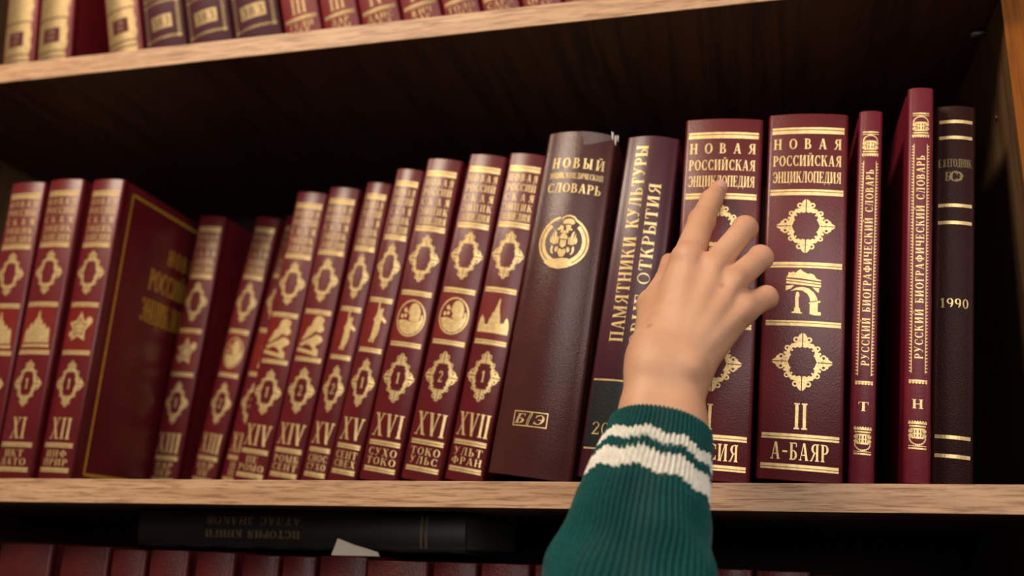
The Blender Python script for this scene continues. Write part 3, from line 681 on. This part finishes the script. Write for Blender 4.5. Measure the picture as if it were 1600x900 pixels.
# ------------------------------------------------------------------ the hand and its sleeve
def skin_material():
    m, nt, b = principled('skin', (0.60, 0.32, 0.19), 0.5, 0, 0.35)
    tc = node(nt, 'ShaderNodeTexCoord')
    n1 = node(nt, 'ShaderNodeTexNoise', Scale=45.0, Detail=4.0); nt.links.new(tc.outputs['Object'], n1.inputs['Vector'])
    c = mixcol(nt, ramp(nt, n1.outputs[0], 0.3, 0.7), (0.54, 0.285, 0.170), (0.61, 0.345, 0.215))
    vc = node(nt, 'ShaderNodeAttribute'); vc.attribute_name = 'flush'
    c = mixcol(nt, vc.outputs['Fac'], c, (0.58, 0.23, 0.15))
    for p, r in MOLES:
        d = node(nt, 'ShaderNodeVectorMath', _operation='DISTANCE'); nt.links.new(tc.outputs['Object'], d.inputs[0]); d.inputs[1].default_value = p
        f = ramp(nt, d.outputs['Value'], r * 0.6, r, (1, 1, 1, 1), (0, 0, 0, 1)); c = mixcol(nt, f, c, (0.22, 0.09, 0.055))
    nt.links.new(c, b.inputs['Base Color'])
    b.inputs['Subsurface Weight'].default_value = 0.12; b.inputs['Subsurface Radius'].default_value = (1.0, 0.35, 0.2); b.inputs['Subsurface Scale'].default_value = 0.004
    v = node(nt, 'ShaderNodeTexVoronoi', Scale=700.0); n2 = node(nt, 'ShaderNodeTexNoise', Scale=180.0, Detail=4.0)
    for q in (v, n2): nt.links.new(tc.outputs['Object'], q.inputs['Vector'])
    ad = node(nt, 'ShaderNodeMath', _operation='ADD'); nt.links.new(v.outputs['Distance'], ad.inputs[0]); nt.links.new(n2.outputs[0], ad.inputs[1])
    bp = node(nt, 'ShaderNodeBump', Strength=0.16, Distance=0.0005); nt.links.new(ad.outputs[0], bp.inputs['Height']); nt.links.new(bp.outputs[0], b.inputs['Normal'])
    return m
def U(px, py, Y): return np.array(unpix(px, py, Y))
VIEW = np.array(-FWD)
INDEX = [(U(1075, 404, -.056), .0106), (U(1096, 346, -.029), .0090), (U(1111, 314, -.010), .0076), (U(1124, 294, .0040), .0059)]
MIDDLE = [(U(1116, 416, -.058), .0090), (U(1164, 357, -.042), .0080), (U(1152, 369, -.019), .0070), (U(1131, 388, -.012), .0058)]
RING = [(U(1146, 440, -.060), .0088), (U(1188, 403, -.046), .0079), (U(1174, 412, -.023), .0068), (U(1153, 428, -.016), .0056)]
PINKY = [(U(1160, 482, -.060), .0100), (U(1197, 465, -.050), .0072), (U(1183, 473, -.030), .0062), (U(1164, 483, -.022), .0052)]
THUMB = [(U(1026, 535, -.066), .0150), (U(1023, 478, -.046), .0112), (U(1042, 438, -.022), .0085), (U(1046, 409, .000), .0062)]
META = [(INDEX[0], (U(1029, 575, -.079), .0150)), (MIDDLE[0], (U(1042, 580, -.081), .0155)), (RING[0], (U(1058, 582, -.080), .0150)), (PINKY[0], (U(1072, 576, -.076), .0135))]
MOLES = [(tuple(U(1017, 513, -.084)), .0015), (tuple(U(1127, 450, -.071)), .0016), (tuple(U(1008, 612, -.100)), .0013)]
def cap(P, a, ra, b, rb):
    ab = b - a; t = np.clip(((P - a) @ ab) / (ab @ ab), 0, 1)
    return np.linalg.norm(P - a - t[..., None] * ab, axis=-1) - (ra + (rb - ra) * t)
def smin(a, b, k):
    h = np.maximum(k - np.abs(a - b), 0) / k
    return np.minimum(a, b) - h * h * k * 0.25
def chain(P, ch, k=.0025):
    d = None
    for (a, ra), (b, rb) in zip(ch[:-1], ch[1:]):
        c = cap(P, a, ra, b, rb); d = c if d is None else smin(d, c, k)
    for (a, ra) in ch[1:-1]:                                   # slightly swollen joints
        d = smin(d, np.linalg.norm(P - a, axis=-1) - ra * 1.04, .002)
    return d
WR = [((1016, 560, -.078), .0150), ((1013, 650, -.090), .0155), ((1004, 780, -.105), .0200), ((985, 900, -.122), .0250)]
WU = [((1065, 588, -.080), .0138), ((1059, 665, -.091), .0150), ((1036, 780, -.106), .0210), ((1000, 900, -.122), .0260)]
def sdf(P):
    d = None
    for (a, b) in META:
        u = b[0] - a[0]; u = u / np.linalg.norm(u) * (.004 if a is INDEX[0] else .009)
        c = cap(P, a[0] + u, a[1], b[0], b[1]); d = c if d is None else smin(d, c, .012)
    for ch in (WR, WU):
        for (a, ra), (b, rb) in zip(ch[:-1], ch[1:]): d = smin(d, cap(P, U(*a), ra, U(*b), rb), .012)
    d = smin(d, np.linalg.norm(P - U(1079, 574, -.0905), axis=-1) - .0090, .005)        # ulnar head
    d = smin(d, cap(P, U(1042, 472, -.054), .0100, U(1070, 435, -.053), .0090), .010)     # web of the thumb
    for ki, ch in enumerate((INDEX, MIDDLE, RING, PINKY)):         # knuckles and extensor tendons
        k0 = ch[0][0] + VIEW * (.0040 if ki == 0 else .0026)
        d = smin(d, np.linalg.norm(P - k0, axis=-1) - ch[0][1] * .90, .005)
        e = U(1046, 580, -.080) * .7 + META[ki][1][0] * .3 + VIEW * .0135
        d = smin(d, cap(P, ch[0][0] + VIEW * .0096, .0026, e, .0015), .006)
    d = smin(d, chain(P, THUMB[:3], .004), .010)
    d = smin(d, cap(P, THUMB[2][0], THUMB[2][1] * .96, THUMB[3][0], THUMB[3][1]), .002)
    f = None
    for ch in (INDEX, MIDDLE, RING, PINKY):
        c = chain(P, ch); f = c if f is None else smin(f, c, .0012)
    d = smin(d, f, .0042)
    # skin folds over the joints of the straight finger
    for j, amp in ((1, .0006), (2, .0004)):
        a, b = INDEX[j][0], INDEX[j + 1][0]; ax = (b - INDEX[j - 1][0]); ax = ax / np.linalg.norm(ax)
        for o in (-.0016, .0012):
            t = (P - a) @ ax - o; near = np.exp(-(np.linalg.norm(P - a, axis=-1) / .013) ** 4)
            d = d + amp * np.exp(-(t / .0006) ** 2) * near
    return d
def surface_nets(fn, lo, hi, h):
    ax = [np.arange(lo[i], hi[i] + h, h) for i in range(3)]; n = [len(a) for a in ax]
    S = np.empty(n, np.float32)
    YY, ZZ = np.meshgrid(ax[1], ax[2], indexing='ij')
    for i0 in range(0, n[0], 8):
        xs_ = ax[0][i0:i0 + 8]
        P = np.stack([np.broadcast_to(xs_[:, None, None], (len(xs_),) + YY.shape), np.broadcast_to(YY, (len(xs_),) + YY.shape), np.broadcast_to(ZZ, (len(xs_),) + ZZ.shape)], -1)
        S[i0:i0 + 8] = fn(P)
    ins = S < 0; cnt = np.zeros([k - 1 for k in n], np.int8)
    sl = lambda o: tuple(slice(o[i], n[i] - 1 + o[i]) for i in range(3))
    corners = [(i, j, k) for i in (0, 1) for j in (0, 1) for k in (0, 1)]
    for o in corners: cnt += ins[sl(o)]
    act = (cnt > 0) & (cnt < 8); cells = np.argwhere(act)
    idx = -np.ones(act.shape, np.int64); idx[act] = np.arange(len(cells))
    acc = np.zeros((len(cells), 3)); num = np.zeros(len(cells))
    for a in corners:
        for d in range(3):
            if a[d]: continue
            b = list(a); b[d] = 1
            va = S[tuple((cells + a).T)]; vb = S[tuple((cells + b).T)]; cr = (va < 0) != (vb < 0)
            t = np.where(cr, va / np.where(cr, va - vb, 1), 0); p = cells + np.array(a, float); p[:, d] += t
            acc[cr] += p[cr]; num[cr] += 1
    V = np.array(lo) + h * acc / num[:, None]
    F = []
    for d in range(3):
        e1, e2 = [(1, 2), (2, 0), (0, 1)][d]
        s0 = [slice(1, n[i] - 1) for i in range(3)]; s1 = list(s0); s0[d] = slice(0, n[d] - 1); s1[d] = slice(1, n[d])
        A, B_ = ins[tuple(s0)], ins[tuple(s1)]
        for fl in (False, True):
            w = np.argwhere((A & ~B_) if not fl else (~A & B_)) 
            base = w.copy(); 
            for i in range(3):
                if i != d: base[:, i] += 1
            def at(o1, o2):
                q = base.copy(); q[:, e1] -= o1; q[:, e2] -= o2; return idx[tuple(q.T)]
            q = np.stack([at(0, 0), at(1, 0), at(1, 1), at(0, 1)], 1)
            F.append(q if not fl else q[:, ::-1])
    F = np.concatenate(F); return V, F[(F >= 0).all(1)]
def grad(fn, P, e=.0004):
    return np.stack([fn(P + np.eye(3)[i] * e) - fn(P - np.eye(3)[i] * e) for i in range(3)], -1) / (2 * e)
HV, HF = surface_nets(sdf, (-.115, -.165, -.085), (.055, .018, .232), .0013)
for _ in range(3):
    g = grad(sdf, HV); HV = HV - g * (sdf(HV) / np.maximum((g * g).sum(1), .2))[:, None]
person = thing('person', 'right hand and forearm in a green knitted sweater, pointing at red volume I', 'person', tuple(U(985, 900, -.122)))
P0 = np.array(person.location)
arm = link('arm', HV - P0, HF, skin_material(), person, True)
at_ = arm.data.attributes.new('flush', 'FLOAT', 'POINT')
fl = np.zeros(len(HV))
for ch, ws in ((INDEX, (.35, .25, .15, .55)), (MIDDLE, (.3, .45, 0, 0)), (RING, (.25, .45, 0, 0)), (PINKY, (.25, .4, 0, 0)), (THUMB, (0, 0, .3, .7))):
    for (p, r), w in zip(ch, ws): fl = np.maximum(fl, w * np.exp(-(np.linalg.norm(HV - p, axis=1) / (r * 1.5)) ** 2 * 1.2))
at_.data.foreach_set('value', fl.astype(np.float32))
# moles are given in the arm's own space
for nd in arm.data.materials[0].node_tree.nodes:
    if nd.bl_idname == 'ShaderNodeVectorMath': nd.inputs[1].default_value = Vector(nd.inputs[1].default_value) - Vector(P0)
# nail of the index finger
tip = INDEX[3][0]; a_ = tip - INDEX[2][0]; a_ /= np.linalg.norm(a_)
n_ = VIEW - a_ * (VIEW @ a_); n_ /= np.linalg.norm(n_); b_ = np.cross(a_, n_)
NV, NF = [], []; GU, GV = 13, 15
for j in range(GV):
    v_ = -1 + 2 * j / (GV - 1)
    hw = .0043 * (1 - abs(v_) ** 5) ** .5 if abs(v_) < 1 else 0
    hw = max(hw, .0016)
    for i in range(GU):
        u_ = -1 + 2 * i / (GU - 1)
        o = tip + a_ * (-.0030 + v_ * .0058) + b_ * (u_ * hw) + n_ * .02
        p = o.copy()
        for _ in range(60): p = p - n_ * float(sdf(p[None])[0]) * .8
        NV.append(p + n_ * (.00045 - .0003 * abs(u_) ** 3))
for j in range(GV - 1):
    for i in range(GU - 1): k = j * GU + i; NF.append((k, k + 1, k + GU + 1, k + GU))
nail_m = principled('fingernail', (0.66, 0.36, 0.30), 0.28, 0, 0.5)[0]
nail = link('fingernail', np.array(NV) - P0, NF, nail_m, person, True); nail['label'] = 'pale pink nail of the pointing finger'

# ribbed sleeve
def knit(name, col):
    m, nt, b = principled(name, col, 0.9, 0, 0.15)
    tc = node(nt, 'ShaderNodeTexCoord'); n1 = node(nt, 'ShaderNodeTexNoise', Scale=320.0, Detail=4.0); n2 = node(nt, 'ShaderNodeTexNoise', Scale=30.0, Detail=3.0)
    w = node(nt, 'ShaderNodeTexVoronoi', Scale=620.0)
    for q in (n1, n2, w): nt.links.new(tc.outputs['Object'], q.inputs['Vector'])
    c = mixcol(nt, ramp(nt, n1.outputs[0], 0.35, 0.7), tuple(x * 0.75 for x in col), col)
    nt.links.new(c, b.inputs['Base Color'])
    ad = node(nt, 'ShaderNodeMath', _operation='ADD'); nt.links.new(n1.outputs[0], ad.inputs[0]); nt.links.new(w.outputs['Distance'], ad.inputs[1])
    bp = node(nt, 'ShaderNodeBump', Strength=0.5, Distance=0.0008); nt.links.new(ad.outputs[0], bp.inputs['Height']); nt.links.new(bp.outputs[0], b.inputs['Normal'])
    b.inputs['Sheen Weight'].default_value = 0.15
    return m
green, white = knit('green_knit', (0.001, 0.070, 0.066)), knit('white_knit', (0.86, 0.82, 0.72))
key = [(U(1032, 668, -.0885), .0292), (U(1027, 700, -.0935), .0312), (U(1014, 750, -.102), .0343), (U(1003, 800, -.110), .0368), (U(988, 900, -.124), .0428)]
key += [(U(960, 1070, -.150), .0520), (U(925, 1270, -.190), .0560), (np.array((-.150, -.285, -.265)), .0580), (np.array((-.185, -.375, -.300)), .0600), (np.array((-.215, -.48, -.325)), .0650)]
KP = np.array([k[0] for k in key]); KR = np.array([k[1] for k in key])
ts = np.concatenate([[0], np.cumsum(np.linalg.norm(np.diff(KP, axis=0), axis=1))])
def catmull(t, Y):
    i = int(np.clip(np.searchsorted(ts, t) - 1, 0, len(ts) - 2)); u = (t - ts[i]) / (ts[i + 1] - ts[i])
    def tang(j):
        a, b2 = max(j - 1, 0), min(j + 1, len(ts) - 1); return (Y[b2] - Y[a]) / (ts[b2] - ts[a])
    h = ts[i + 1] - ts[i]; u2, u3 = u * u, u ** 3
    return (2 * u3 - 3 * u2 + 1) * Y[i] + (u3 - 2 * u2 + u) * h * tang(i) + (-2 * u3 + 3 * u2) * Y[i + 1] + (u3 - u2) * h * tang(i + 1)
NR, PER = 72, 6; NS = NR * PER
L = ts[-1]; rows_s = list(np.arange(0, .125, .0017)) + list(np.arange(.125, L, .005)) + [L]
SV, SF_, SM = [], [], []
side = np.array(RIGHT)
def jitter(a, b2): return math.sin(a * 12.9898 + b2 * 78.233) * 43758.5453 % 1.0
for r_i, s in enumerate([-1, -1, -1] + rows_s):
    inner = s < 0
    ss = [.016, .004, -.0006][r_i] if inner else s
    c = catmull(max(ss, 0), KP); tg = catmull(max(ss, 0) + .002, KP) - catmull(max(ss, 0), KP); tg /= np.linalg.norm(tg)
    if ss < 0: c = c + tg * ss
    e1 = side - tg * (side @ tg); e1 /= np.linalg.norm(e1); e2 = np.cross(tg, e1)
    R0 = catmull(max(ss, 0), KR) - ([.0036, .0034, .0014][r_i] if inner else 0)
    amp = 0 if (inner and r_i < 2) else (.0013 if s < .05 else .0019)
    edge = 0 if inner else max(0, 1 - s / .002)
    for k in range(NS):
        th = 2 * PI * k / NS; ph = 2 * PI * (k % PER) / PER
        wob = 0 if inner else min(max(s - .045, 0) / .03, 1) * (.0016 * math.sin(3 * th + s * 60) + .0012 * math.sin(5 * th - s * 95 + 1.3) + .0010 * math.sin(2 * th + s * 150))
        R1 = R0 + amp * (1.2 - 2.2 * abs(math.cos(ph / 2)) ** 3) - .0005 * edge + wob
        R1 += 0 if inner else .00022 * math.cos(2 * PI * s / .0034 + (PI if (k // 3) % 2 else 0))
        SV.append(c + (e1 * math.cos(th) * 1.0 + e2 * math.sin(th) * .9) * R1)
nrow = len(rows_s) + 3
STR = ((.0165, .0245), (.0310, .0440))
for r_i in range(nrow - 1):
    s = rows_s[max(r_i - 3, 0)]
    for k in range(NS):
        a = r_i * NS + k; b2 = r_i * NS + (k + 1) % NS
        SF_.append((a, b2, b2 + NS, a + NS))
        rib = k // (2 * PER)
        sj = s + (-.0017, .0002, .0018, .0002)[rib % 4] + (.0009 if (k // 3) % 2 else 0)
        SM.append(1 if (r_i >= 3 and any(x <= sj < y for x, y in STR)) else 0)
kk = len(SV); SV.append(SV[-NS] * 0 + KP[-1])
for k in range(NS): SF_.append(((nrow - 1) * NS + k, (nrow - 1) * NS + (k + 1) % NS, kk)); SM.append(0)
sleeve = link('sleeve', np.array(SV) - P0, SF_, green, person, True, [green, white], SM)
sleeve['label'] = 'dark green ribbed sleeve with two white stripes at the cuff'
